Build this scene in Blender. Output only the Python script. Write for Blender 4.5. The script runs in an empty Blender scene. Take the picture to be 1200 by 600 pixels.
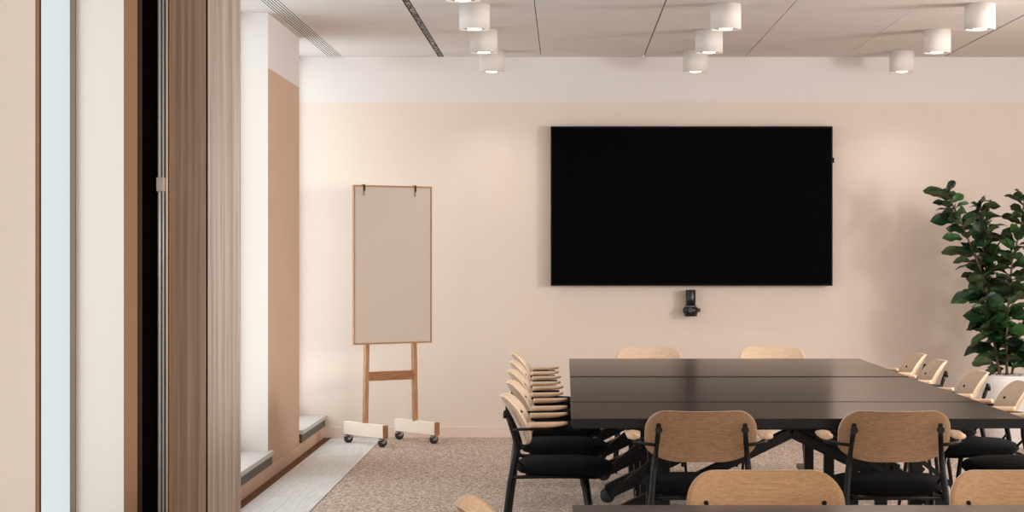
import bpy, bmesh, math, random
from mathutils import Vector, Matrix
random.seed(7)
PI = math.pi
C = bpy.context.scene.collection
F = 2500.0          # focal length in pixels of a 1200 px wide frame
CX, CY, CAMH = 662.0, 298.0, 1.40

# ------------------------------------------------------------------ materials
def nt(name):
    m = bpy.data.materials.new(name); m.use_nodes = True
    return m, m.node_tree, m.node_tree.nodes['Principled BSDF']
def lin(c):
    return tuple(((v/255)/12.92 if v/255 <= .04045 else ((v/255+.055)/1.055)**2.4) for v in c) + (1.0,)
def plain(name, rgb, rough=.6, metal=0.0, var=.04, scale=8.0, bump=0.0, bscale=200.0, spec=.5, coords='Object'):
    m, t, b = nt(name)
    N = t.nodes; L = t.links
    tc = N.new('ShaderNodeTexCoord')
    no = N.new('ShaderNodeTexNoise'); no.inputs['Scale'].default_value = scale; no.inputs['Detail'].default_value = 4
    L.new(tc.outputs[coords], no.inputs['Vector'])
    mx = N.new('ShaderNodeMix'); mx.data_type = 'RGBA'
    c = lin(rgb)
    mx.inputs['A'].default_value = tuple(min(1, v*(1-var)) for v in c[:3]) + (1,)
    mx.inputs['B'].default_value = tuple(min(1, v*(1+var)) for v in c[:3]) + (1,)
    L.new(no.outputs['Fac'], mx.inputs['Factor'])
    L.new(mx.outputs['Result'], b.inputs['Base Color'])
    b.inputs['Roughness'].default_value = rough
    b.inputs['Metallic'].default_value = metal
    b.inputs['Specular IOR Level'].default_value = spec
    if bump:
        n2 = N.new('ShaderNodeTexNoise'); n2.inputs['Scale'].default_value = bscale
        L.new(tc.outputs[coords], n2.inputs['Vector'])
        bp = N.new('ShaderNodeBump'); bp.inputs['Strength'].default_value = bump; bp.inputs['Distance'].default_value = .003
        L.new(n2.outputs['Fac'], bp.inputs['Height']); L.new(bp.outputs['Normal'], b.inputs['Normal'])
    return m
def wood(name, c1, c2, stretch=(1, 12, 12), scale=6.0, rough=.45, spec=.4, fine=.35, c3=None, lo=.38, hi=.62):
    """grain runs along the axis with the smallest stretch value"""
    m, t, b = nt(name); N = t.nodes; L = t.links
    tc = N.new('ShaderNodeTexCoord'); mp = N.new('ShaderNodeMapping')
    mp.inputs['Scale'].default_value = stretch
    L.new(tc.outputs['Object'], mp.inputs['Vector'])
    n1 = N.new('ShaderNodeTexNoise'); n1.inputs['Scale'].default_value = scale; n1.inputs['Detail'].default_value = 6
    n1.inputs['Roughness'].default_value = .6; n1.inputs['Distortion'].default_value = .4
    L.new(mp.outputs['Vector'], n1.inputs['Vector'])
    n2 = N.new('ShaderNodeTexNoise'); n2.inputs['Scale'].default_value = scale*5; n2.inputs['Detail'].default_value = 3
    L.new(mp.outputs['Vector'], n2.inputs['Vector'])
    ad = N.new('ShaderNodeMix'); ad.data_type = 'FLOAT'; ad.inputs['Factor'].default_value = fine
    L.new(n1.outputs['Fac'], ad.inputs['A']); L.new(n2.outputs['Fac'], ad.inputs['B'])
    cr = N.new('ShaderNodeValToRGB'); e = cr.color_ramp.elements
    e[0].position = lo; e[0].color = lin(c1); e[1].position = hi; e[1].color = lin(c2)
    if c3: x = cr.color_ramp.elements.new(.5); x.color = lin(c3)
    L.new(ad.outputs['Result'], cr.inputs['Fac']); L.new(cr.outputs['Color'], b.inputs['Base Color'])
    b.inputs['Roughness'].default_value = rough; b.inputs['Specular IOR Level'].default_value = spec
    return m
def speckle(name, c1, c2, c3, scale=160, rough=.95, patch=1.5):
    m, t, b = nt(name); N = t.nodes; L = t.links
    tc = N.new('ShaderNodeTexCoord')
    v = N.new('ShaderNodeTexVoronoi'); v.inputs['Scale'].default_value = scale
    L.new(tc.outputs['Object'], v.inputs['Vector'])
    n = N.new('ShaderNodeTexNoise'); n.inputs['Scale'].default_value = scale*.45; n.inputs['Detail'].default_value = 5
    n.inputs['Roughness'].default_value = .7
    L.new(tc.outputs['Object'], n.inputs['Vector'])
    sp = N.new('ShaderNodeSeparateColor'); L.new(v.outputs['Color'], sp.inputs['Color'])
    mx = N.new('ShaderNodeMix'); mx.data_type = 'FLOAT'; mx.inputs['Factor'].default_value = .5
    L.new(sp.outputs['Red'], mx.inputs['A']); L.new(n.outputs['Fac'], mx.inputs['B'])
    cr = N.new('ShaderNodeValToRGB'); e = cr.color_ramp.elements
    e[0].position = .22; e[0].color = lin(c1); e[1].position = .78; e[1].color = lin(c3)
    x = cr.color_ramp.elements.new(.5); x.color = lin(c2)
    L.new(mx.outputs['Result'], cr.inputs['Fac']); L.new(cr.outputs['Color'], b.inputs['Base Color'])
    bp = N.new('ShaderNodeBump'); bp.inputs['Strength'].default_value = .5; bp.inputs['Distance'].default_value = .004
    L.new(n.outputs['Fac'], bp.inputs['Height']); L.new(bp.outputs['Normal'], b.inputs['Normal'])
    b.inputs['Roughness'].default_value = rough; b.inputs['Specular IOR Level'].default_value = .1
    return m
def emis(name, rgb, strength):
    m, t, b = nt(name)
    b.inputs['Base Color'].default_value = lin(rgb)
    b.inputs['Emission Color'].default_value = lin(rgb); b.inputs['Emission Strength'].default_value = strength
    return m

M = {}
M['pink'] = plain('pink_plaster', (223, 209, 197), .85, var=.03, scale=1.2, bump=.08, bscale=60, spec=.2)
M['tan'] = plain('tan_plaster', (202, 172, 150), .85, var=.03, scale=1.2, spec=.2)
M['pale'] = plain('pale_plaster', (224, 217, 209), .85, var=.02, scale=1.2, spec=.2)
M['brown_paint'] = plain('brown_paint', (150, 118, 92), .85, var=.05, spec=.1)  # darkened to carry shade on the middle pier; also the corner bead's brown
M['white_paint'] = plain('white_paint', (222, 217, 214), .85, var=.015, scale=2, spec=.2)
M['base'] = plain('skirting_paint', (224, 206, 192), .6, var=.02)
M['ceil'] = wood('ceiling_panel', (206, 199, 194), (219, 212, 207), (1, 14, 1), 3.0, .8, .2, .3)
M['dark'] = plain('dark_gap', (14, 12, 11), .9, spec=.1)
M['gap'] = plain('grey_gap', (70, 62, 56), .9, spec=.1)
M['carpet'] = speckle('carpet', (106, 84, 72), (182, 160, 146), (240, 224, 210), 110)
M['strip'] = speckle('brown_mat', (78, 50, 36), (110, 76, 56), (150, 112, 88), 120)
M['oak_back'] = wood('oak_veneer', (138, 106, 78), (186, 154, 122), (.9, 50, 50), 5.0, .5, .3, .5)
M['oak_warm'] = wood('oak_veneer_warm', (182, 142, 102), (220, 182, 142), (.9, 50, 50), 5.0, .5, .3, .5)
M['oak_pale'] = wood('oak_veneer_pale', (196, 168, 140), (224, 198, 172), (1.2, 34, 34), 5.0, .5, .3, .5)
M['ply'] = plain('ply_edge', (246, 226, 200), .5, var=.05)
M['oak_arm'] = wood('oak_arm', (204, 170, 138), (228, 200, 170), (20, 1.5, 20), 5.0, .45, .4)
M['black_metal'] = plain('black_powder_coat', (7, 8, 9), .35, var=.1, spec=.25)
M['fabric'] = plain('black_fabric', (15, 16, 17), .95, var=.3, scale=150, bump=.5, bscale=400, spec=.15)
M['table'] = wood('dark_table_top', (28, 18, 13), (58, 40, 31), (1, 16, 16), 4.0, .2, .45, .4)
M['tv'] = plain('tv_screen', (2, 3, 3), .35, var=.02, spec=.02)
M['tvf'] = plain('tv_frame', (7, 7, 8), .45, spec=.15)
M['cam'] = plain('camera_black', (16, 18, 20), .28, var=.1)
M['lens'] = plain('camera_lens', (8, 9, 14), .08)
M['grey_ring'] = plain('grey_ring', (88, 94, 98), .35, metal=.3)
M['lamp'] = plain('lamp_white', (228, 222, 216), .8, var=.01, spec=.2)
M['lampin'] = plain('lamp_inner', (70, 60, 54), .6)
M['glow'] = emis('lamp_glow', (255, 240, 218), 4.0)
M['board'] = plain('board_grey', (200, 186, 173), .45, var=.03, scale=1.5)
M['oak_frame'] = wood('oak_frame', (156, 112, 76), (186, 140, 100), (14, 14, 1.5), 6.0, .5, .35)
M['oak_rail'] = wood('oak_rail', (140, 92, 56), (172, 120, 80), (1.5, 14, 14), 6.0, .5, .35)
M['cream'] = plain('cream_ply', (246, 234, 216), .6, var=.03)
M['chrome'] = plain('chrome', (190, 192, 195), .22, metal=1.0)
M['rubber'] = plain('grey_rubber', (44, 48, 52), .5)
M['alu'] = plain('aluminium', (226, 228, 230), .3, metal=.15)
M['pot'] = plain('white_ceramic', (232, 228, 226), .55, var=.02)
M['bark'] = plain('bark', (104, 84, 66), .85, var=.2, scale=40, bump=.4)
M['sill'] = plain('stone_sill', (196, 192, 188), .45, var=.06, scale=12)
M['sillface'] = plain('sill_edge', (88, 78, 70), .6, var=.1)
M['seal'] = plain('dark_brown_seal', (58, 32, 20), .8, spec=.1)
M['felt'] = plain('brown_felt', (70, 52, 40), .95, spec=.05)  # dark tone for the shade at the pocket edge
M['frame'] = plain('window_frame', (120, 104, 90), .6)

def veneer(name, c1, c2, c3):
    return wood(name, c1, c2, (26, 26, .22), 2.2, .3, .45, .3, c3)
M['veneer'] = veneer('walnut_veneer', (152, 126, 104), (194, 168, 144), (174, 147, 124))
M['veneer2'] = veneer('taupe_veneer', (156, 141, 128), (202, 188, 176), (181, 165, 152))

def tile_mat():
    m, t, b = nt('pale_floor_tile'); N = t.nodes; L = t.links
    tc = N.new('ShaderNodeTexCoord')
    mp = N.new('ShaderNodeMapping'); mp.inputs['Scale'].default_value = (60, 3, 1)
    L.new(tc.outputs['Object'], mp.inputs['Vector'])
    n = N.new('ShaderNodeTexNoise'); n.inputs['Scale'].default_value = 1.0; n.inputs['Detail'].default_value = 4
    L.new(mp.outputs['Vector'], n.inputs['Vector'])
    cr = N.new('ShaderNodeValToRGB'); e = cr.color_ramp.elements
    e[0].position = .3; e[0].color = lin((196, 196, 193)); e[1].position = .7; e[1].color = lin((220, 220, 217))
    L.new(n.outputs['Fac'], cr.inputs['Fac']); L.new(cr.outputs['Color'], b.inputs['Base Color'])
    b.inputs['Roughness'].default_value = .5; b.inputs['Specular IOR Level'].default_value = .3
    return m
M['tile'] = tile_mat()

def leaf_mat():
    m, t, b = nt('fig_leaf'); N = t.nodes; L = t.links
    g = N.new('ShaderNodeNewGeometry')
    tc = N.new('ShaderNodeTexCoord')
    n = N.new('ShaderNodeTexNoise'); n.inputs['Scale'].default_value = 9; n.inputs['Detail'].default_value = 3
    L.new(tc.outputs['Object'], n.inputs['Vector'])
    cr = N.new('ShaderNodeValToRGB'); e = cr.color_ramp.elements
    e[0].position = .3; e[0].color = lin((11, 27, 16)); e[1].position = .7; e[1].color = lin((50, 88, 38))
    x = cr.color_ramp.elements.new(.5); x.color = lin((24, 54, 28))
    mx0 = N.new('ShaderNodeMix'); mx0.data_type = 'FLOAT'; mx0.inputs['Factor'].default_value = .45
    L.new(n.outputs['Fac'], mx0.inputs['A']); L.new(g.outputs['Random Per Island'], mx0.inputs['B'])
    L.new(mx0.outputs['Result'], cr.inputs['Fac'])
    mx = N.new('ShaderNodeMix'); mx.data_type = 'RGBA'
    L.new(g.outputs['Backfacing'], mx.inputs['Factor']); L.new(cr.outputs['Color'], mx.inputs['A'])
    mx.inputs['B'].default_value = lin((62, 78, 48))
    L.new(mx.outputs['Result'], b.inputs['Base Color'])
    b.inputs['Roughness'].default_value = .4; b.inputs['Specular IOR Level'].default_value = .4
    return m
M['leaf'] = leaf_mat()

def glass_mat():
    m, t, b = nt('window_glass'); N = t.nodes; L = t.links
    tr = N.new('ShaderNodeBsdfTransparent'); tr.inputs['Color'].default_value = (.93, .97, .98, 1)
    gl = N.new('ShaderNodeBsdfGlossy'); gl.inputs['Roughness'].default_value = .05
    mx = N.new('ShaderNodeMixShader'); mx.inputs['Fac'].default_value = .04
    L.new(tr.outputs[0], mx.inputs[1]); L.new(gl.outputs[0], mx.inputs[2])
    L.new(mx.outputs[0], N['Material Output'].inputs['Surface'])
    return m
M['glass'] = glass_mat()

def perf_mat():
    m, t, b = nt('perforated_grille'); N = t.nodes; L = t.links
    tc = N.new('ShaderNodeTexCoord'); v = N.new('ShaderNodeTexVoronoi'); v.inputs['Scale'].default_value = 48
    L.new(tc.outputs['Object'], v.inputs['Vector'])
    cr = N.new('ShaderNodeValToRGB'); cr.color_ramp.interpolation = 'CONSTANT'; e = cr.color_ramp.elements
    e[0].color = lin((205, 196, 188)); e[1].position = .42; e[1].color = lin((24, 21, 19))
    L.new(v.outputs['Distance'], cr.inputs['Fac']); L.new(cr.outputs['Color'], b.inputs['Base Color'])
    b.inputs['Roughness'].default_value = .8
    return m
M['perf'] = perf_mat()
def pebble_mat():
    return speckle('white_pebbles', (150, 140, 132), (214, 208, 202), (246, 242, 238), 70)
M['pebble'] = pebble_mat()

# ------------------------------------------------------------------ mesh helpers
def box(bm, x0, x1, y0, y1, z0, z1, mi=0):
    vs = [bm.verts.new((x, y, z)) for x in (x0, x1) for y in (y0, y1) for z in (z0, z1)]
    fs = [(0,1,3,2), (4,6,7,5), (0,4,5,1), (2,3,7,6), (0,2,6,4), (1,5,7,3)]
    out = []
    for f in fs:
        fc = bm.faces.new([vs[i] for i in f]); fc.material_index = mi; out.append(fc)
    return out
def quad(bm, pts, mi=0):
    f = bm.faces.new([bm.verts.new(p) for p in pts]); f.material_index = mi; return f
def frame_at(d):
    d = d.normalized(); up = Vector((0, 0, 1)) if abs(d.z) < .95 else Vector((1, 0, 0))
    a = d.cross(up).normalized(); b = a.cross(d).normalized()
    return a, b
def tube(bm, pts, r, n=10, mi=0, flat=1.0, smooth=True):
    pts = [Vector(p) for p in pts]
    rs = r if isinstance(r, (list, tuple)) else [r]*len(pts)
    rings = []
    a0 = None
    for i, p in enumerate(pts):
        d = (pts[min(i+1, len(pts)-1)] - pts[max(i-1, 0)])
        a, b = frame_at(d)
        if a0 is not None and a.dot(a0) < 0: a, b = -a, -b
        a0 = a
        rings.append([bm.verts.new(p + a*rs[i]*math.cos(2*PI*k/n) + b*rs[i]*flat*math.sin(2*PI*k/n)) for k in range(n)])
    for i in range(len(rings)-1):
        for k in range(n):
            f = bm.faces.new((rings[i][k], rings[i][(k+1) % n], rings[i+1][(k+1) % n], rings[i+1][k])); f.smooth = smooth; f.material_index = mi
    for rg in (rings[0][::-1], rings[-1]):
        f = bm.faces.new(rg); f.material_index = mi
def lathe(bm, prof, cx=0, cy=0, n=32, mi=0, axis='z', origin=(0,0,0), smooth=True, cap=True):
    """prof = [(r, h)]"""
    rings = []
    for r, h in prof:
        ring = []
        for k in range(n):
            a = 2*PI*k/n
            if axis == 'z': p = (cx + r*math.cos(a), cy + r*math.sin(a), h)
            elif axis == 'y': p = (origin[0] + r*math.cos(a), origin[1] + h, origin[2] + r*math.sin(a))
            else: p = (origin[0] + h, origin[1] + r*math.cos(a), origin[2] + r*math.sin(a))
            ring.append(bm.verts.new(p))
        rings.append(ring)
    for i in range(len(rings)-1):
        for k in range(n):
            f = bm.faces.new((rings[i][k], rings[i][(k+1) % n], rings[i+1][(k+1) % n], rings[i+1][k])); f.smooth = smooth; f.material_index = mi
    if cap:
        for rg in (rings[0][::-1], rings[-1]):
            if len(rg) > 2:
                f = bm.faces.new(rg); f.material_index = mi
def beam(bm, p0, p1, w, h, mi=0):
    """box from p0 to p1, w sideways (horizontal), h the other way"""
    p0, p1 = Vector(p0), Vector(p1); d = (p1-p0).normalized(); a, b = frame_at(d)
    vs = []
    for p in (p0, p1):
        for sx, sy in ((-1,-1), (1,-1), (1,1), (-1,1)):
            vs.append(bm.verts.new(p + a*sx*w/2 + b*sy*h/2))
    for f in ((0,1,2,3), (7,6,5,4), (0,4,5,1), (1,5,6,2), (2,6,7,3), (3,7,4,0)):
        fc = bm.faces.new([vs[i] for i in f]); fc.material_index = mi
def finish(bm):
    bmesh.ops.recalc_face_normals(bm, faces=bm.faces[:])
def obj(name, bm, mats, parent=None, bevel=0, recalc=True, segs=2):
    if recalc: finish(bm)
    me = bpy.data.meshes.new(name); bm.to_mesh(me); bm.free()
    for m in (mats if isinstance(mats, (list, tuple)) else [mats]): me.materials.append(m)
    o = bpy.data.objects.new(name, me); C.objects.link(o)
    if parent: o.parent = parent
    if bevel:
        md = o.modifiers.new('bevel', 'BEVEL'); md.width = bevel; md.segments = segs; md.limit_method = 'ANGLE'
    return o
def nb(): return bmesh.new()
def tag(o, label=None, cat=None, group=None, kind=None):
    if label: o['label'] = label
    if cat: o['category'] = cat
    if group: o['group'] = group
    if kind: o['kind'] = kind
    return o
def thing(name, label, cat, loc=(0,0,0), rz=0, group=None):
    o = bpy.data.objects.new(name, None); C.objects.link(o); o.empty_display_size = .1
    o.location = loc; o.rotation_euler = (0, 0, rz)
    return tag(o, label, cat, group)
def struct(name, bm, mats, label=None, cat=None, bevel=0, recalc=True):
    o = obj(name, bm, mats, None, bevel, recalc); o['kind'] = 'structure'
    if label: o['label'] = label
    if cat: o['category'] = cat
    return o
def copy_tree(o, parent=None):
    c = o.copy(); C.objects.link(c)
    if parent: c.parent = parent
    for ch in list(o.children): copy_tree(ch, c)
    return c

# ------------------------------------------------------------------ room shell
WX = -1.85            # room face of the left wall
GX = -2.05            # window plane in the left wall
WY = F/153.6          # wall with the screen
RX = 5.6              # right wall
BY = -2.5             # wall behind the camera
CZ = 2.904            # ceiling
PL = 2.562            # paint line
def yx(px, X=WX): return F*X/(px-CX)
Y1, Y2 = yx(47.5), yx(145)           # near window
Y3, Y4 = yx(161), yx(184)          # dark pocket
Y5 = Y4 + .75                      # next window starts (behind the partition)
Y6, Y7 = yx(314), yx(350.6)        # far pier

b = nb(); box(b, -1.385, RX, BY, WY, -.05, 0); 
struct('floor', b, M['carpet'], 'speckled beige brown carpet', 'floor')
b = nb()
box(b, GX-.2, -1.775, BY, WY, -.05, 0.0)
struct('trim_1', b, M['strip'], 'brown mat strip along the foot of the window wall', 'floor strip')
b = nb()
yj = F/203*1.0
n0 = -9
while yj + n0*1.2 < WY:
    ya, yb = yj+n0*1.2+.003, min(yj+(n0+1)*1.2-.003, WY)
    box(b, -1.775, -1.5815, max(ya, BY), yb, -.05, .003)
    box(b, -1.5805, -1.388, max(ya, BY), yb, -.05, .003)
    n0 += 1
box(b, -1.775, -1.385, BY, WY, -.05, .001, 1)
struct('trim_2', b, [M['tile'], M['gap']], 'pale grey tile strip along the window wall', 'floor strip')

# wall with the screen
b = nb()
quad(b, [(GX-.4, WY, 0), (RX, WY, 0), (RX, WY, PL), (GX-.4, WY, PL)], 0)
quad(b, [(GX-.4, WY, PL), (RX, WY, PL), (RX, WY, CZ), (GX-.4, WY, CZ)], 1)
quad(b, [(GX-.4, WY+.15, 0), (RX, WY+.15, 0), (RX, WY+.15, CZ), (GX-.4, WY+.15, CZ)], 0)
struct('wall_far', b, [M['pink'], M['white_paint']], 'pale pink wall with a white band under the ceiling', 'wall', recalc=False)
b = nb()
box(b, WX, RX, WY-.018, WY, 0, .085)
struct('baseboard_far', b, M['base'], bevel=.004)
b = nb(); box(b, GX, RX, WY-.012, WY, CZ-.012, CZ)
struct('trim_3', b, M['white_paint'])

def pier(name, y0, y1, label=None, face='tan'):
    b = nb()
    for z0, z1, top in ((0, PL, 0), (PL, CZ, 1)):
        quad(b, [(WX, y0, z0), (WX, y1, z0), (WX, y1, z1), (WX, y0, z1)], 1 if top else 2)
        quad(b, [(GX-.025, y0, z0), (WX, y0, z0), (WX, y0, z1), (GX-.025, y0, z1)], 1 if top else 0)
        quad(b, [(WX, y1, z0), (GX-.025, y1, z0), (GX-.025, y1, z1), (WX, y1, z1)], 1 if top else 0)
        quad(b, [(GX-.025, y1, z0), (GX-.025, y0, z0), (GX-.025, y0, z1), (GX-.025, y1, z1)], 0)
    return struct(name, b, [M['pale'], M['white_paint'] if face == 'tan' else M['pale'], M[face]], label, 'wall', recalc=False)
pier('wall_left_near', BY, Y1, 'pale wall pier nearest the camera beside the tall window', 'pale')
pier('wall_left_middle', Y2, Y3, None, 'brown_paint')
pier('wall_left', Y4+.02, Y5)
pier('wall_left_far', Y6, Y7, 'tan wall pier with a white top between two window bays')
b = nb(); box(b, WX-.001, WX+.003, yx(41.5), yx(45.2), 0, CZ); box(b, WX-.004, WX+.002, yx(45.2), Y1+.001, 0, CZ, 1)
struct('trim_8', b, [M['brown_paint'], M['seal']], 'brown corner bead on the near wall pier')
# wall pocket, its inner shade painted near-black
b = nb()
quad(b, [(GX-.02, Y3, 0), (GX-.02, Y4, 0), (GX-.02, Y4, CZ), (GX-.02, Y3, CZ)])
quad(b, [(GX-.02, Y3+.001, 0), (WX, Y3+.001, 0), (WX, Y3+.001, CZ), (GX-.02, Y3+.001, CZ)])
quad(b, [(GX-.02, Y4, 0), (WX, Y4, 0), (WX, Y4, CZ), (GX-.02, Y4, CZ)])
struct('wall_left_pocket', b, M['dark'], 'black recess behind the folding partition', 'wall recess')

tc_ = thing('pocket_curtain', 'narrow brown felt curtain edge hanging in the black recess', 'curtain', (WX-.03, Y3+.05, 0))  # added shape: the pier's shade fading into black, modelled as dark rolls
b = nb()
for k in range(3): lathe(b, [(.040-.006*k, .02), (.040-.006*k, CZ-.02)], cx=-.03*k, cy=.05*k, n=24)
obj('felt', b, M['felt'], tc_)
# low wall, skirting and sills under the windows
def bay(i, y0, y1, mull, sill=True):
    b = nb()
    box(b, GX-.025, WX, y0, y1, 0, .125)
    struct('wall_left_low_%s' % ('near', 'middle', 'far')[i], b, M['tan'])
    ye0 = y0; ye1 = min(y1 + (.06 if i < 2 else 0), WY)
    b = nb()
    box(b, GX-.02, WX+.03, ye0, y1, .145, .175)
    if i < 2: box(b, WX+.001, WX+.03, y1, ye1, .145, .175)
    box(b, GX-.02, WX+.012, ye0, y1, .125, .146, 1)
    box(b, WX, WX+.02, ye0, ye1, .088, .146, 1)
    struct('trim_%d' % (4+i), b, [M['sill'], M['sillface']], bevel=.003)
    b = nb(); fw = .045
    box(b, GX-.04, GX, y0, y0+fw, .175, CZ); box(b, GX-.022, GX, y1-fw*.4, y1, .175, CZ)
    box(b, GX-.04, GX, y0, y1, .175, .175+fw); box(b, GX-.04, GX, y0, y1, CZ-fw, CZ)
    for m_ in mull: box(b, GX-.04, GX, m_-fw/2, m_+fw/2, .175, CZ)
    w = struct('window_%d' % (i+1), b, M['frame'])
    b = nb(); quad(b, [(GX-.02, y0, .175), (GX-.02, y1, .175), (GX-.02, y1, CZ), (GX-.02, y0, CZ)])
    obj('pane', b, M['glass'], w)
bay(0, Y1, Y2, []); bay(1, Y5, Y6, [(Y5+Y6)/2]); bay(2, Y7, WY, [])
b = nb(); box(b, WX, WX+.015, BY, Y3, 0, .085); box(b, WX, WX+.015, Y4, WY-.018, 0, .085)
struct('baseboard_left', b, M['tan'], bevel=.003)

# right wall with windows, back wall
b = nb()
wins = [(2.0, 5.0), (6.0, 9.0), (10.0, 13.0)]
box(b, RX, RX+.2, BY, WY, 0, .9); box(b, RX, RX+.2, BY, WY, 2.6, CZ)
yy = BY
for a, c in wins: box(b, RX, RX+.2, yy, a, .9, 2.6); yy = c
box(b, RX, RX+.2, yy, WY, .9, 2.6)
struct('wall_right', b, M['pink'], 'pink wall with windows', 'wall')
b = nb(); box(b, GX-.2, RX, BY-.15, BY, 0, CZ)
struct('wall_back', b, M['pink'])
for i, (a, c) in enumerate(wins):
    b = nb(); f_ = .06
    for q in ((a, a+f_, .9, 2.6), (c-f_, c, .9, 2.6), (a, c, .9, .96), (a, c, 2.54, 2.6), ((a+c)/2-.03, (a+c)/2+.03, .9, 2.6)):
        box(b, RX+.08, RX+.13, q[0], q[1], q[2], q[3])
    w = struct('window_%d' % (4+i), b, M['white_paint'])
    b = nb(); quad(b, [(RX+.1, a, .9), (RX+.1, c, .9), (RX+.1, c, 2.6), (RX+.1, a, 2.6)])
    obj('pane', b, M['glass'], w)

# ceiling
seams = [-1.69, -.965, -.92, -.182, .60, 1.373, 2.135, 2.885, 3.65, 4.42, RX]
gaps = {3: .0025, 4: .0045, 5: .0035, 6: .0015, 7: .008, 8: .003, 9: .003}
ys = [WY]
k = 0
cross = [F/168.0*1.0, ]
ys = []
y = F/167.6
while y > BY: ys.append(y); y -= 1.5
ys = [WY] + ys + [BY]
b = nb()
box(b, GX-.3, RX, BY, WY+.15, CZ+.03, CZ+.08, 1)
box(b, GX-.3, -1.81, BY, WY, CZ, CZ+.03, 0)
for i in range(len(seams)-1):
    if i == 1: continue
    x0, x1 = seams[i] + gaps.get(i, 0), seams[i+1] - gaps.get(i+1, 0)
    for j in range(len(ys)-1):
        box(b, x0, x1, ys[j+1] + .0015, ys[j] - .003, CZ, CZ+.03, 0)
struct('ceiling', b, [M['ceil'], M['dark']], 'off white panelled ceiling', 'ceiling')

# linear slot diffuser
t = thing('slot_diffuser', 'long white slotted air diffuser in the ceiling along the window wall', 'air vent', (-1.75, BY, CZ))
b = nb(); L_ = WY-.05-BY
for k in range(7):
    x = -.06 + k*.0195
    box(b, x, x+.0115, 0, L_, -.002, .001)
box(b, -.06, .0665, L_-.0, L_+.02, -.002, .006)
obj('slats', b, M['white_paint'], t)
b = nb(); box(b, -.06, .06, 0, L_, .004, .01); obj('back_panel', b, M['dark'], t)
t = thing('ceiling_grille', 'narrow perforated strip grille in the ceiling left of the lamps', 'air vent', (-.9425, BY, CZ))
b = nb(); box(b, -.016, .016, 0, L_+.04, .002, .008); obj('perforated_plate', b, M['perf'], t)
b = nb(); box(b, -.0225, -.016, 0, L_+.04, .001, .02); box(b, .016, .0225, 0, L_+.04, .001, .02); obj('frame', b, M['dark'], t)

# ------------------------------------------------------------------ folding partition
PYF = yx(184) - .01
t = thing('folding_partition', 'tall wood veneer folding partition stacked against the window wall', 'folding door', (WX, PYF, 0))
s0 = F/PYF
def wx(px, s): return (px-CX)/s - WX
b = nb(); box(b, wx(197.5, s0), wx(241.3, s0), 0, .045, .01, CZ-.02); obj('walnut_panel', b, M['veneer'], t, .004)
b = nb(); box(b, wx(241.3, s0), wx(243.2, s0), .006, .05, .01, CZ-.02); obj('seal', b, M['dark'], t)
b = nb()
x0, x1 = wx(243.2, s0), wx(280.6, F/(PYF+.1))
for dx0, dx1, mi in ((x0, x1, 0),):
    vs = [(dx0, 0, .01), (dx1, .1, .01), (dx1, .145, .01), (dx0, .045, .01)]
    lo = [b.verts.new(v) for v in vs]; hi = [b.verts.new((v[0], v[1], CZ-.02)) for v in vs]
    b.faces.new(lo[::-1]); b.faces.new(hi)
    for k in range(4): b.faces.new((lo[k], lo[(k+1)%4], hi[(k+1)%4], hi[k]))
obj('taupe_panel', b, M['veneer2'], t, .004)
for px, r, m_ in ((187.4, .0075, 'alu'), (191.8, .0055, 'alu'), (196.0, .006, 'ply')):
    b = nb(); tube(b, [(wx(px, s0), -.015, .01), (wx(px, s0), -.015, CZ-.02)], r, 12); obj('rod', b, M[m_], t)
b = nb(); hz = CAMH + (CY-217)/s0
box(b, wx(184.5, s0), wx(193.8, s0), -.034, .002, hz-.03, hz+.035); obj('bracket', b, M['lamp'], t, .004)
b = nb(); box(b, wx(183.5, s0), wx(197.5, s0), .0, .04, .01, CZ-.02); obj('edge_channel', b, M['dark'], t)

# ------------------------------------------------------------------ chair
def backrest_bm():
    b = nb(); rt, rb, hw = .085, .15, .22
    z0, z1 = .583, .792; hb = .075
    rows = []
    H_ = z1 - z0
    n = 20; m = 24
    for i in range(n+1):
        v = (1-math.cos(PI*i/n))/2
        z = z0 + H_*v
        if z > z1-rt: d = (z-(z1-rt))/rt; w = hw-rt + rt*math.sqrt(max(0, 1-d*d))
        elif z < z0+hb: d = ((z0+hb)-z)/hb; w = hw-rb + rb*math.sqrt(max(0, 1-d*d))
        else: w = hw
        rows.append((z, w, v))
    def surf(u, z, v, side):
        yc = -.178 - .10*v**1.15 + .006*math.sin(PI*v)
        dip = .006*(abs(u)/.22)**2*(v**6) - .003*(v**6)
        yv = yc + .052*(u/.22)**2
        return Vector((u, yv + (.0055 if side else -.0055), z + dip))
    F_, B_ = [], []
    for z, w, v in rows:
        F_.append([b.verts.new(surf(w*(2*j/m-1), z, v, 1)) for j in range(m+1)])
        B_.append([b.verts.new(surf(w*(2*j/m-1), z, v, 0)) for j in range(m+1)])
    for i in range(n):
        for j in range(m):
            f = b.faces.new((F_[i][j], F_[i+1][j], F_[i+1][j+1], F_[i][j+1])); f.smooth = True
            f = b.faces.new((B_[i][j], B_[i][j+1], B_[i+1][j+1], B_[i+1][j])); f.smooth = True
    def rim(p, q):
        for k in range(len(p)-1):
            f = b.faces.new((p[k], p[k+1], q[k+1], q[k])); f.material_index = 1
    rim(F_[0], B_[0]); rim(F_[-1], B_[-1])
    rim([r[0] for r in F_], [r[0] for r in B_]); rim([r[-1] for r in F_], [r[-1] for r in B_])
    return b
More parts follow.
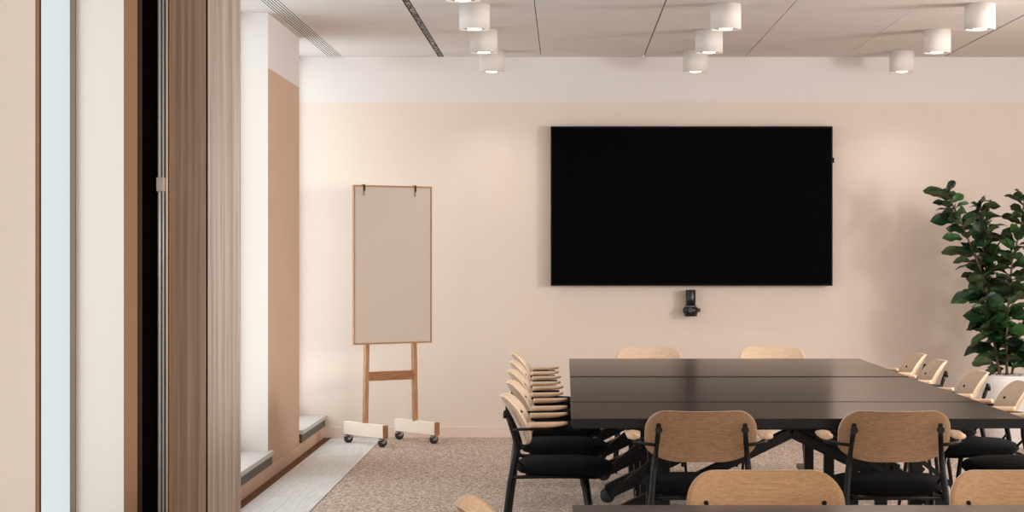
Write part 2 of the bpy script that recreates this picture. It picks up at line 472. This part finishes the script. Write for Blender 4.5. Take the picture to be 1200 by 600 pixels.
def seat_bm():
    b = nb(); n = 40
    prof = [(.30, .445, 0), (.74, .446, 0), (.80, .452, .0), (.80, .462, 0), (.93, .466, 0), (1.0, .482, 0), (.985, .496, .2), (.93, .507, .6), (.8, .516, 1), (.5, .522, 1), (.2, .524, 1)]
    rings = []
    for s, z, w in prof:
        r = []
        for k in range(n):
            a = 2*PI*k/n; c, si = math.cos(a), math.sin(a); e = 2/3.2
            x = math.copysign(abs(c)**e, c)*.222; y = math.copysign(abs(si)**e, si)*.212
            x *= (1 + .06*(y/.212))
            zz = z - .010*max(0, (y/.212))**2*s - .006*(1-abs(x)/.23)*w*0
            r.append(b.verts.new((x*s, y*s - .002, zz)))
        rings.append(r)
    for i in range(len(rings)-1):
        for k in range(n):
            f = b.faces.new((rings[i][k], rings[i][(k+1)%n], rings[i+1][(k+1)%n], rings[i+1][k])); f.smooth = True
    b.faces.new(rings[0][::-1]); f = b.faces.new(rings[-1]); f.smooth = True
    return b
def arm_pad_bm(sx):
    b = nb(); n = 14; L0, L1 = -.155, .012
    secs = []
    for i in range(n+1):
        v = i/n; y = L0 + (L1-L0)*v
        w = .032*(1 - .2*(1-v)) * (math.sqrt(max(.02, 1-((v-.86)/.14)**2)) if v > .86 else 1)*(math.sqrt(max(.05, 1-((.06-v)/.06)**2)) if v < .06 else 1)
        th = .024 - .013*(max(0, v-.45)/.55)**2
        zt = .693 + .003*v
        secs.append([b.verts.new((sx*.262 + w*math.cos(a)*1.0, y, zt - th/2 + (th/2)*math.copysign(abs(math.sin(a))**.7, math.sin(a)))) for a in [2*PI*k/16 for k in range(16)]])
    for i in range(n):
        for k in range(16):
            f = b.faces.new((secs[i][k], secs[i][(k+1)%16], secs[i+1][(k+1)%16], secs[i+1][k])); f.smooth = True
    b.faces.new(secs[0][::-1]); b.faces.new(secs[-1])
    return b
def make_chair():
    t = thing('armchair', 'x', 'chair')
    obj('seat', seat_bm(), M['fabric'], t)
    bk = obj('backrest', backrest_bm(), [M['oak_back'], M['ply']], t)
    for sx in (-1, 1):
        b = nb(); bmesh.ops.create_uvsphere(b, u_segments=14, v_segments=8, radius=.0078, matrix=Matrix.Translation((sx*.165, -.193, .705))); obj('bolt', b, M['black_metal'], bk)
    for sx in (-1, 1):
        b = nb(); tube(b, [(sx*.226, -.285, 0), (sx*.212, -.262, .2), (sx*.196, -.232, .43), (sx*.184, -.208, .555), (sx*.180, -.206, .60), (sx*.172, -.232, .68), (sx*.168, -.252, .738)], [.0095, .0115, .013, .013, .012, .0105, .0095], 12)
        lathe(b, [(.0145, 0), (.0145, .018), (.011, .022)], n=16, axis='y', origin=(sx*.168, -.262, .716))
        obj('leg', b, M['black_metal'], t)
        b = nb(); tube(b, [(sx*.19, .085, .452), (sx*.205, .115, .25), (sx*.224, .155, 0)], [.0115, .0105, .0085], 12)
        obj('leg', b, M['black_metal'], t)
        b = nb(); tube(b, [(sx*.182, -.222, .655), (sx*.212, -.205, .657), (sx*.245, -.185, .662), (sx*.262, -.155, .664), (sx*.262, -.08, .664), (sx*.262, -.01, .667)], .0066, 10)
        obj('armrest_support', b, M['black_metal'], t)
        obj('armrest', arm_pad_bm(sx), M['oak_arm'], t)
        b = nb(); tube(b, [(sx*.198, -.235, .455), (sx*.185, -.1, .456), (sx*.185, .09, .456)], .008, 10)
        tube(b, [(sx*.184, -.212, .535), (sx*.17, -.18, .50)], .006, 8)
        obj('seat_rail', b, M['black_metal'], t)
    for yy, zz, hx in ((.075, .452, .185), (-.228, .448, .196)):
        b = nb(); tube(b, [(-hx, yy, zz), (hx, yy, zz)], .008, 10)
        obj('cross_bar', b, M['black_metal'], t)
    return t
def YS(z): return z*F/2400.0
TX0, TX1 = .026, 1.852
left_row = [(0.0, 8.86, 'nearest the camera'), (0.0, 9.78, ''), (-.02, 10.70, ''), (-.035, 11.60, ''), (-.05, 12.58, '')]
lab_l = ['black seated oak armchair on left of long table, nearest of the row of five',
         'oak armchair on left of long table, second nearest of the row of five',
         'oak armchair on left of long table, middle of the row of five',
         'oak armchair on left of long table, second from the far end of its row',
         'oak armchair on left of long table, farthest of the row of five']
lab_r = ['oak armchair right of long table, its black seat nearest the frame edge',
         'oak armchair right of long table, its back in front of the white planter',
         'oak armchair right of long table, second back left of the white planter edge',
         'oak armchair right of long table, between the farthest chair and the planter chairs',
         'oak armchair right of long table, farthest and smallest in the right row']
chairs = []
for (x, z, _), l in zip(left_row, lab_l): chairs.append((x, YS(z), -PI/2, l, 'armchairs along the left side of the long table'))
lab_r = ['oak armchair right of long table, mostly cut by the frame edge, only its seat showing',
         'oak armchair right of long table, its back overlapping the white planter',
         'oak armchair right of long table, its back just left of the white planter',
         'oak armchair right of long table, second from the far end of its row',
         'oak armchair right of long table, farthest of its row']
right_row = [(1.935, 8.85), (1.935, 9.75), (1.91, 10.62), (1.905, 11.75), (1.92, 12.5)]
for (x, z), l in zip(right_row, lab_r): chairs.append((x, YS(z), PI/2, l, 'armchairs along the right side of the long table'))
chairs.append((.55, F/178-.27, PI, 'pale oak armchair at the far end of the long table, left of two', 'armchairs at the far end of the long table'))
chairs.append((1.357, F/178-.27, PI, 'pale oak armchair at the far end of the long table, right of two', 'armchairs at the far end of the long table'))
chairs.append((.533, F/302+.27, 0, 'oak armchair seen from behind at near end of long table, left of two', 'armchairs at the near end of the long table'))
chairs.append((1.293, F/302+.27, 0, 'oak armchair seen from behind at near end of long table, right of two', 'armchairs at the near end of the long table'))
chairs.append((.5585, F/415-.27, PI, 'oak armchair facing camera across the front table, backrest with two bolts fully in view', 'armchairs at the front table'))
chairs.append((1.29, F/415-.27, PI, 'oak armchair facing camera across the front table, backrest cut by right frame edge', 'armchairs at the front table'))
chairs.append((.012, F/471-.06, -PI/2, 'oak armchair at bottom left, only the top of its backrest showing above frame edge', 'armchairs at the front table'))
proto = make_chair()
jit = random.Random(3)
chair_objs = [proto] + [copy_tree(proto) for _ in chairs[1:]]
for i, (x, y, rz, l, g) in enumerate(chairs):
    o = chair_objs[i]
    o.location = (x, y, .001); o.rotation_euler = (0, 0, rz)
    o['label'] = l; o['category'] = 'chair'; o['group'] = g
    mt = M['oak_warm'] if 'front table' in l or 'bottom left' in l else M['oak_pale'] if i < 12 else None
    if mt:
        for ch in o.children:
            if ch.name.startswith('backrest'): ch.material_slots[0].link = 'OBJECT'; ch.material_slots[0].material = mt

# ------------------------------------------------------------------ tables
TW = TX1 - TX0
def make_table(D):
    t = thing('conference_table', 'x', 'table')
    xc = TW/2
    b = nb(); box(b, 0, TW, .0035, D-.0035, .737, .74); obj('tabletop', b, M['table'], t, .001)
    b = nb(); box(b, .012, TW-.012, .012, .04, .70, .7215); box(b, .012, TW-.012, D-.04, D-.012, .70, .7215)
    box(b, .012, .04, .04, D-.04, .70, .7215); box(b, TW-.04, TW-.012, .04, D-.04, .70, .7215)
    box(b, .2, TW-.2, .25, .33, .675, .7215)
    obj('frame', b, M['black_metal'], t)
    b = nb(); box(b, .002, TW-.002, .002, D-.002, .703, .7368); obj('edge_band', b, M['black_metal'], t)
    for sx, x in ((-1, .385), (1, TW-.385)):
        b = nb(); box(b, x-.028, x+.028, .345, .405, .075, .69); obj('leg', b, M['black_metal'], t, .006)
        b = nb(); box(b, x-.022, x+.022, .24, D-.12, .062, .092)
        ft = obj('foot', b, M['black_metal'], t, .006)
        for yy in (.27, D-.16):
            b = nb(); lathe(b, [(.018, -.016), (.030, -.013), (.030, .013), (.018, .016)], n=20, axis='x', origin=(x, yy, .030))
            box(b, x-.006, x+.006, yy-.008, yy+.008, .04, .07)
            obj('caster', b, M['rubber'], ft)
        # sloping brace from the centre of the table down to a round hinge near the end
        b = nb(); xe = xc + sx*(xc-.17)
        beam(b, (xc, .29, .662), (xe, .29, .30), .06, .045)
        beam(b, (xc+sx*(xc-.36), .29, .305+.362*(.19)/(xc-.17)), (xe, .29, .305), .07, .066)
        br = obj('brace', b, M['black_metal'], t, .005)
        b = nb(); lathe(b, [(.012, -.03), (.034, -.024), (.034, .024), (.012, .03)], n=20, axis='y', origin=(xe, .29, .29)); obj('hinge', b, M['rubber'], br)
        b = nb(); beam(b, (x-sx*.0, .46, .56), (xe+sx*.0, .46, .385), .02, .02); obj('strut', b, M['black_metal'], t)
    return t
yn, yf = F/292.0, F/186.0
D = (yf-yn)/5
lt = ['dark brown table section nearest in the long table, at its near end', 'dark brown section of the long table, second from its near end',
      'dark brown middle section of the long table of five', 'dark brown section of the long table, second from its far end',
      'dark brown section at the far end of the long table, under the screen']
t0 = make_table(D)
for i in range(5):
    o = t0 if i == 0 else copy_tree(t0)
    o.location = (TX0, yn + i*D, (0, .0015, .0, .003, .003)[i]); tag(o, lt[i], 'table', 'dark table sections pushed into one long table')
o = copy_tree(t0); o.location = (.018, F/445.0 - D, 0)
tag(o, 'dark brown front table whose far edge crosses the bottom of the picture', 'table', 'dark table sections pushed into one long table')
del o['group']

# ------------------------------------------------------------------ wall screen
SY = WY-.085; ss = F/SY
def P(px, py, s): return ((px-CX)/s, CAMH+(CY-py)/s)
x0, z1 = P(645.3, 148, ss); x1, z0 = P(975.8, 335, ss)
t = thing('wall_screen', 'large black flat television screen mounted on the pink wall', 'television', ((x0+x1)/2, WY, (z0+z1)/2))
hw, hh = (x1-x0)/2, (z1-z0)/2
b = nb(); box(b, -hw, hw, -.085, -.045, -hh, hh); obj('bezel', b, M['tvf'], t, .003)
b = nb(); box(b, -hw+.012, hw-.012, -.0875, -.080, -hh+.012, hh-.012); obj('screen', b, M['tv'], t)
b = nb(); box(b, -.5, .5, -.05, -.001, -.35, .35); obj('wall_mount', b, M['dark'], t)
b = nb(); box(b, hw-.002, hw+.014, -.07, -.05, .33, .368); obj('sensor', b, M['tvf'], t, .003)

# ------------------------------------------------------------------ conference camera under the screen
px, pz = P(809.5, 360, F/(WY-.08))
t = thing('conference_camera', 'small black video camera mounted on the wall under the screen', 'camera', (px, WY-.07, pz))
b = nb(); lathe(b, [(.037, .015), (.038, .06), (.038, .125), (.034, .132)], n=32); obj('body', b, M['cam'], t)
b = nb(); lathe(b, [(.040, .014), (.047, .006), (.047, .0)], n=32); obj('ring', b, M['grey_ring'], t)
b = nb(); lathe(b, [(.05, 0), (.06, -.01), (.062, -.028), (.058, -.04), (.05, -.05), (.05, -.066), (.044, -.07)], n=32); obj('camera_head', b, M['cam'], t)
b = nb(); lathe(b, [(.018, -.062), (.018, -.052)], n=24, axis='y', origin=(-.004, -.004, -.022)); obj('lens', b, M['lens'], t)
b = nb(); box(b, .056, .074, -.012, .012, -.036, -.008); obj('side_knob', b, M['cam'], t, .003)
b = nb(); box(b, -.016, .016, .03, .0702, -.02, .1); obj('bracket', b, M['cam'], t)

# ------------------------------------------------------------------ mobile board on an easel stand
BS = 158.4; by = F/BS; bx = (460-CX)/BS; ang = math.radians(38)
t = thing('mobile_whiteboard', 'tall narrow grey pin board on a wheeled oak stand by the pink wall', 'whiteboard', (bx, by, 0), ang)
W2 = .345
b = nb(); box(b, -W2+.01, W2-.01, -.008, .006, .75, 1.895); obj('board', b, M['board'], t)
b = nb(); fw = .012
box(b, -W2, -W2+fw, -.012, .012, .738, 1.907); box(b, W2-fw, W2, -.012, .012, .738, 1.907)
box(b, -W2+fw, W2-fw, -.012, .012, .738, .75); box(b, -W2+fw, W2-fw, -.012, .012, 1.895, 1.907)
obj('frame', b, M['oak_frame'], t, .001)
for sx in (-1, 1):
    b = nb(); x = sx*.208
    beam(b, (x*1.06, .028, .155), (x, .028, .80), .034, .03); box(b, x-.017, x+.017, .013, .040, .80, 1.80)
    obj('leg', b, M['oak_frame'], t)
    xf = sx*.226
    b = nb(); box(b, xf-.02, xf+.02, -.25, .285, .065, .16)
    ft = obj('foot', b, M['cream'], t, .003)
    b = nb(); box(b, xf-.0205, xf+.0205, -.254, -.246, .064, .161); obj('end_cap', b, M['oak_rail'], ft)
    for yy in (-.21, .25):
        b = nb(); r_ = .035
        lathe(b, [(.012, -.013), (r_-.003, -.012), (r_, -.008), (r_, .008), (r_-.003, .012), (.012, .013)], n=28, axis='y' , origin=(xf, yy, r_))
        cs = obj('caster_wheel', b, M['rubber'], ft)
        b = nb(); lathe(b, [(.004, -.0165), (.011, -.016), (.011, .016), (.004, .0165)], n=20, axis='y', origin=(xf, yy, r_))
        obj('hub', b, M['chrome'], ft)
        b = nb(); beam(b, (xf+.004, yy-.018, r_), (xf+.016, yy-.014, .066), .008, .022); beam(b, (xf+.004, yy+.018, r_), (xf+.016, yy+.014, .066), .008, .022)
        box(b, xf-.012, xf+.02, yy-.02, yy+.02, .058, .066); beam(b, (xf-.02, yy-.016, .058), (xf-.04, yy-.016, .052), .022, .005)
        obj('fork', b, M['chrome'], ft)
b = nb(); box(b, -.208, .208, .013, .043, .468, .535); obj('rail', b, M['oak_rail'], t, .002)
for x in (-W2+.09, W2-.15):
    b = nb(); box(b, x-.006, x+.006, -.018, -.0125, 1.865, 1.912); box(b, x-.006, x+.006, -.018, .016, 1.907, 1.912); tube(b, [(x, -.017, 1.87), (x-.008, -.02, 1.83)], .0025, 6)
    obj('clip', b, M['gap'], t)

# ------------------------------------------------------------------ ceiling lamps
def make_lamp():
    t = thing('ceiling_lamp', 'x', 'ceiling lamp')
    R_, h = .0915, .154
    b = nb(); lathe(b, [(R_*.5, 0), (R_, 0), (R_, -h), (R_-.005, -h), (R_-.007, -h+.012)], n=48, cap=False)
    obj('housing', b, M['lamp'], t)
    b = nb(); lathe(b, [(R_-.007, -h+.010), (.055, -h+.03), (.045, -h+.032)], n=40, cap=False); obj('baffle', b, M['lampin'], t)
    b = nb(); lathe(b, [(.042, -h+.012), (.042, -h+.002), (.03, -h-.001), (.002, -h-.002)], n=32); obj('bulb', b, M['glow'], t)
    return t
l0 = make_lamp()
cols = [(-.543, 'left', [158.2, 174.8, 195, 220]), (.967, 'middle', [158.2, 174.8, 195]), (2.495, 'right', [158.2, 174.8, 195])]
order = ['nearest the far wall', 'second from the far wall', 'third from the far wall', 'fourth from the far wall, cut by the top edge']
i = 0
for X, nm, ss_ in cols:
    for k, s_ in enumerate(ss_):
        o = l0 if i == 0 else copy_tree(l0)
        o.location = (X, F/s_, CZ-.0005); i += 1
        tag(o, 'white cylinder ceiling lamp, %s row, %s' % (nm, order[k]), 'ceiling lamp', 'white cylinder ceiling lamps')
# sprinkler head seen at the top edge
t = thing('sprinkler_head', 'small dark sprinkler head on the ceiling above the middle lamps', 'sprinkler', ((863-CX)/204, F/204, CZ))
b = nb(); lathe(b, [(.04, 0), (.04, -.006), (.012, -.012), (.012, -.03)], n=20); obj('base', b, M['chrome'], t)
b = nb(); lathe(b, [(.03, -.034), (.03, -.038)], n=16); tube(b, [(-.012, 0, -.028), (-.012, 0, -.036)], .003, 6); tube(b, [(.012, 0, -.028), (.012, 0, -.036)], .003, 6); obj('deflector', b, M['gap'], t)

# ------------------------------------------------------------------ plant in planter
PSC = 161.0; PY = F/PSC
def pw(px, py, dy=0.0):
    return Vector(((px-CX)/PSC, dy, CAMH+(CY-py)/PSC))
pxc = (1180-CX)/PSC
t = thing('planter', 'round white planter topped with pebbles, behind the right row of chairs', 'planter', (pxc, PY, 0))
b = nb(); lathe(b, [(.15, 0), (.158, .01), (.19, .45), (.195, .52), (.188, .525), (.18, .50)], n=48, cap=False)
f = b.faces.new([v for v in b.verts if abs(v.co.z) < 1e-6]); obj('pot', b, M['pot'], t)
b = nb(); rnd = random.Random(5)
lathe(b, [(.181, .47), (.181, .495), (.12, .505), (.01, .508)], n=32)
for k in range(150):
    a = rnd.uniform(0, 2*PI); r_ = .172*math.sqrt(rnd.random()); q = rnd.uniform(.009, .016)
    bmesh.ops.create_icosphere(b, subdivisions=1, radius=q, matrix=Matrix.Translation((r_*math.cos(a), r_*math.sin(a), .508+rnd.uniform(0, .008))))
obj('pebbles', b, M['pebble'], t)

t = thing('fiddle_leaf_fig', 'tall fiddle leaf fig with broad dark green leaves, growing in the white planter', 'plant', (0, PY, 0))
stems = [
    ([(1172, 442, 0), (1166, 400, .03), (1160, 360, .0), (1150, 320, -.02), (1138, 290, -.02), (1124, 255, 0), (1110, 226, .02)], .012),
    ([(1160, 360, 0), (1158, 325, .06), (1156, 290, .10), (1158, 262, .10), (1150, 238, .08)], .008),
    ([(1180, 442, 0), (1178, 400, -.04), (1180, 350, -.06), (1185, 305, -.04), (1196, 268, 0), (1202, 232, .04)], .011),
    ([(1186, 442, .03), (1196, 400, .08), (1210, 350, .10), (1222, 300, .08), (1226, 260, .06)], .010),
    ([(1166, 400, .03), (1156, 380, -.08), (1150, 350, -.12)], .007),
]
b = nb(); paths = []
for pts, r_ in stems:
    P_ = [pw(*p) for p in pts]; paths.append(P_)
    tube(b, P_, [r_*(1-.6*i/(len(P_)-1)) for i in range(len(P_))], 8)
obj('stem', b, M['bark'], t)
def leaf(b, base, d, L, Wd, roll, droop):
    d = d.normalized(); a = d.cross(Vector((0, 0, 1)))
    if a.length < .05: a = Vector((1, 0, 0))
    a.normalize(); n_ = a.cross(d).normalized()
    R = Matrix.Rotation(roll, 3, d); a = R @ a; n_ = R @ n_
    nu, nv = 9, 4
    g = []
    for i in range(nu+1):
        u = i/nu
        w = Wd*(math.sin(PI*min(1, u**.95*1.0))**.65*(.62+.5*u) - .16*math.exp(-((u-.42)/.12)**2)) if 0 < u < 1 else Wd*.02
        row = []
        for j in range(-nv, nv+1):
            v = j/nv
            p = base + d*(L*u + .0) + a*(w*.5*v) + n_*(.10*L*abs(v)**1.3*math.sin(PI*u)*.9 - droop*L*u*u + .035*L*math.sin(u*14+v*4)*abs(v))
            p += Vector((0, 0, -1))*droop*.4*L*u*u
            row.append(b.verts.new(p))
        g.append(row)
    for i in range(nu):
        for j in range(2*nv):
            f = b.faces.new((g[i][j], g[i][j+1], g[i+1][j+1], g[i+1][j])); f.smooth = True
b = nb(); rnd = random.Random(11)
def along(P_, u):
    k = u*(len(P_)-1); i = min(int(k), len(P_)-2); return P_[i].lerp(P_[i+1], k-i)
def px_leaf(bx_, by_, tx, ty, dy0=0, dyt=None, w=.5, roll=None, droop=.12):
    p = pw(bx_, by_, dy0); q = pw(tx, ty, dyt if dyt is not None else dy0 + rnd.uniform(-.05, .05))
    L = (q-p).length
    leaf(b, p, q-p, L, max(.07, L*w), roll if roll is not None else rnd.choice((-1, 1))*rnd.uniform(.5, 1.2), droop)
# leaves traced from the photo: (base x, y, tip x, y)
for q in [(1112,232,1084,219), (1110,226,1121,209), (1114,240,1094,235), (1116,238,1124,226), (1122,258,1091,256),
          (1118,250,1102,249), (1128,280,1104,276), (1134,298,1103,291), (1137,306,1115,304), (1142,322,1125,322),
          (1150,240,1156,226), (1147,262,1150,230), (1148,290,1150,252), (1152,275,1170,263), (1152,292,1164,279),
          (1150,345,1114,350), (1150,340,1122,346), (1152,372,1132,366), (1154,374,1133,382), (1158,392,1132,402),
          (1160,402,1128,412), (1164,425,1136,422), (1162,378,1150,352), (1140,300,1128,282), (1130,270,1140,252),
          (1140,290,1152,270), (1146,318,1160,300), (1160,330,1166,306), (1168,300,1172,278), (1186,300,1176,274),
          (1186,306,1172,296), (1190,290,1176,268), (1184,330,1166,320), (1198,262,1184,253), (1200,250,1187,242),
          (1201,232,1190,226), (1198,276,1210,262), (1188,330,1206,322), (1184,345,1204,338), (1182,362,1206,356),
          (1176,352,1158,340), (1176,372,1160,358), (1178,388,1204,382), (1176,392,1160,396), (1180,410,1206,402),
          (1178,420,1158,412), (1178,432,1150,438), (1184,430,1206,424), (1174,436,1160,428), (1158,352,1140,338)]:
    px_leaf(*q, dy0=rnd.uniform(-.05, .06), w=rnd.uniform(.5, .72))
for si, P_ in enumerate(paths):
    n = [60, 48, 62, 56, 36][si]
    for k in range(n):
        u = .07 + .93*k/(n-1)
        p = along(P_, u); a = k*2.4 + si
        d = Vector((math.cos(a)*.8, math.sin(a)*.9, rnd.uniform(.05, .7)))
        L = rnd.uniform(.14, .215)*(1.08-.35*u)
        if si == 0 and d.x > 0: L *= .85
        leaf(b, p, d, L, L*rnd.uniform(.6, .78), rnd.uniform(-1.3, 1.3), rnd.uniform(.1, .3))
obj('foliage', b, M['leaf'], t, recalc=False)

# wall socket below the screen wall, right
t = thing('wall_socket', 'small cream wall socket low on the wall behind the right chairs', 'socket', ((1138-CX)/153.6, WY, CAMH-205/153.6))
b = nb(); box(b, -.035, .035, -.012, -.001, -.035, .035); obj('plate', b, M['cream'], t, .003)
b = nb(); box(b, -.02, .02, -.0135, -.0122, -.02, .02); obj('insert', b, M['board'], t)

# ------------------------------------------------------------------ lights
def area(name, loc, rot, sx, sy, power, col=(1, 1, 1), spread=PI):
    l = bpy.data.lights.new(name, 'AREA'); l.shape = 'RECTANGLE'; l.size = sx; l.size_y = sy; l.energy = power; l.color = col; l.spread = spread
    o = bpy.data.objects.new(name, l); C.objects.link(o); o.location = loc; o.rotation_euler = rot; return o
cool = (.93, .97, 1.0)
area('window_daylight_far', (GX+.01, (Y7+WY)/2, 1.55), (0, -PI/2, 0), 2.6, WY-Y7-.1, 17, cool)
area('window_daylight_middle', (GX+.01, (Y5+Y6)/2, 1.55), (0, -PI/2, 0), 2.6, Y6-Y5-.1, 29, cool)
for a, c, p in [(2, 5, 60), (6, 9, 85), (10, 13, 120)]:
    area('window_daylight_right', (RX-.02, (a+c)/2, 1.75), (0, PI/2, 0), 1.7, 2.9, p, (1.0, .96, .93))
area('window_sun_patch', (RX-.05, 11.6, 1.95), (0, PI/2, 0), .7, .55, 95, (1.0, .95, .9))  # added small source that sharpens the shadow left of the screen
area('window_daylight_near', (-3.1, 8.0, 1.6), (0, -PI/2, 0), 3, 2.2, 48, cool)
area('window_daylight_back', (1.8, BY+.1, 1.6), (PI/2, 0, 0), 6.5, 2.4, 180, (1.0, .97, .95))  # added fill light; the back wall behind it has no window
for X, nm, ss_ in cols:
    for k, s_ in enumerate(ss_ + [250, 300]):
        l = bpy.data.lights.new('lamp_spot', 'SPOT'); l.energy = 16; l.color = (1, .93, .86); l.spot_size = math.radians(115); l.spot_blend = 1.0; l.shadow_soft_size = .035
        o = bpy.data.objects.new('lamp_spot', l); C.objects.link(o); o.location = (X, F/s_, CZ-.17)

w = bpy.data.worlds.new('sky'); bpy.context.scene.world = w; w.use_nodes = True
bg = w.node_tree.nodes['Background']; bg.inputs['Color'].default_value = (.80, .84, .845, 1); bg.inputs['Strength'].default_value = 1.0

# ------------------------------------------------------------------ camera
cd = bpy.data.cameras.new('camera'); co = bpy.data.objects.new('camera', cd); C.objects.link(co)
co.location = (0, 0, CAMH); co.rotation_euler = (PI/2, 0, 0)
cd.sensor_width = 36; cd.lens = 36*F/1200; cd.shift_x = (600-CX)/1200; cd.shift_y = -(300-CY)/1200
cd.clip_end = 100; cd.clip_start = .05
sc = bpy.context.scene; sc.camera = co
sc.view_settings.view_transform = 'Standard'; sc.view_settings.look = 'None'; sc.view_settings.exposure = 0.0
sc.cycles.max_bounces = 8; sc.cycles.diffuse_bounces = 5
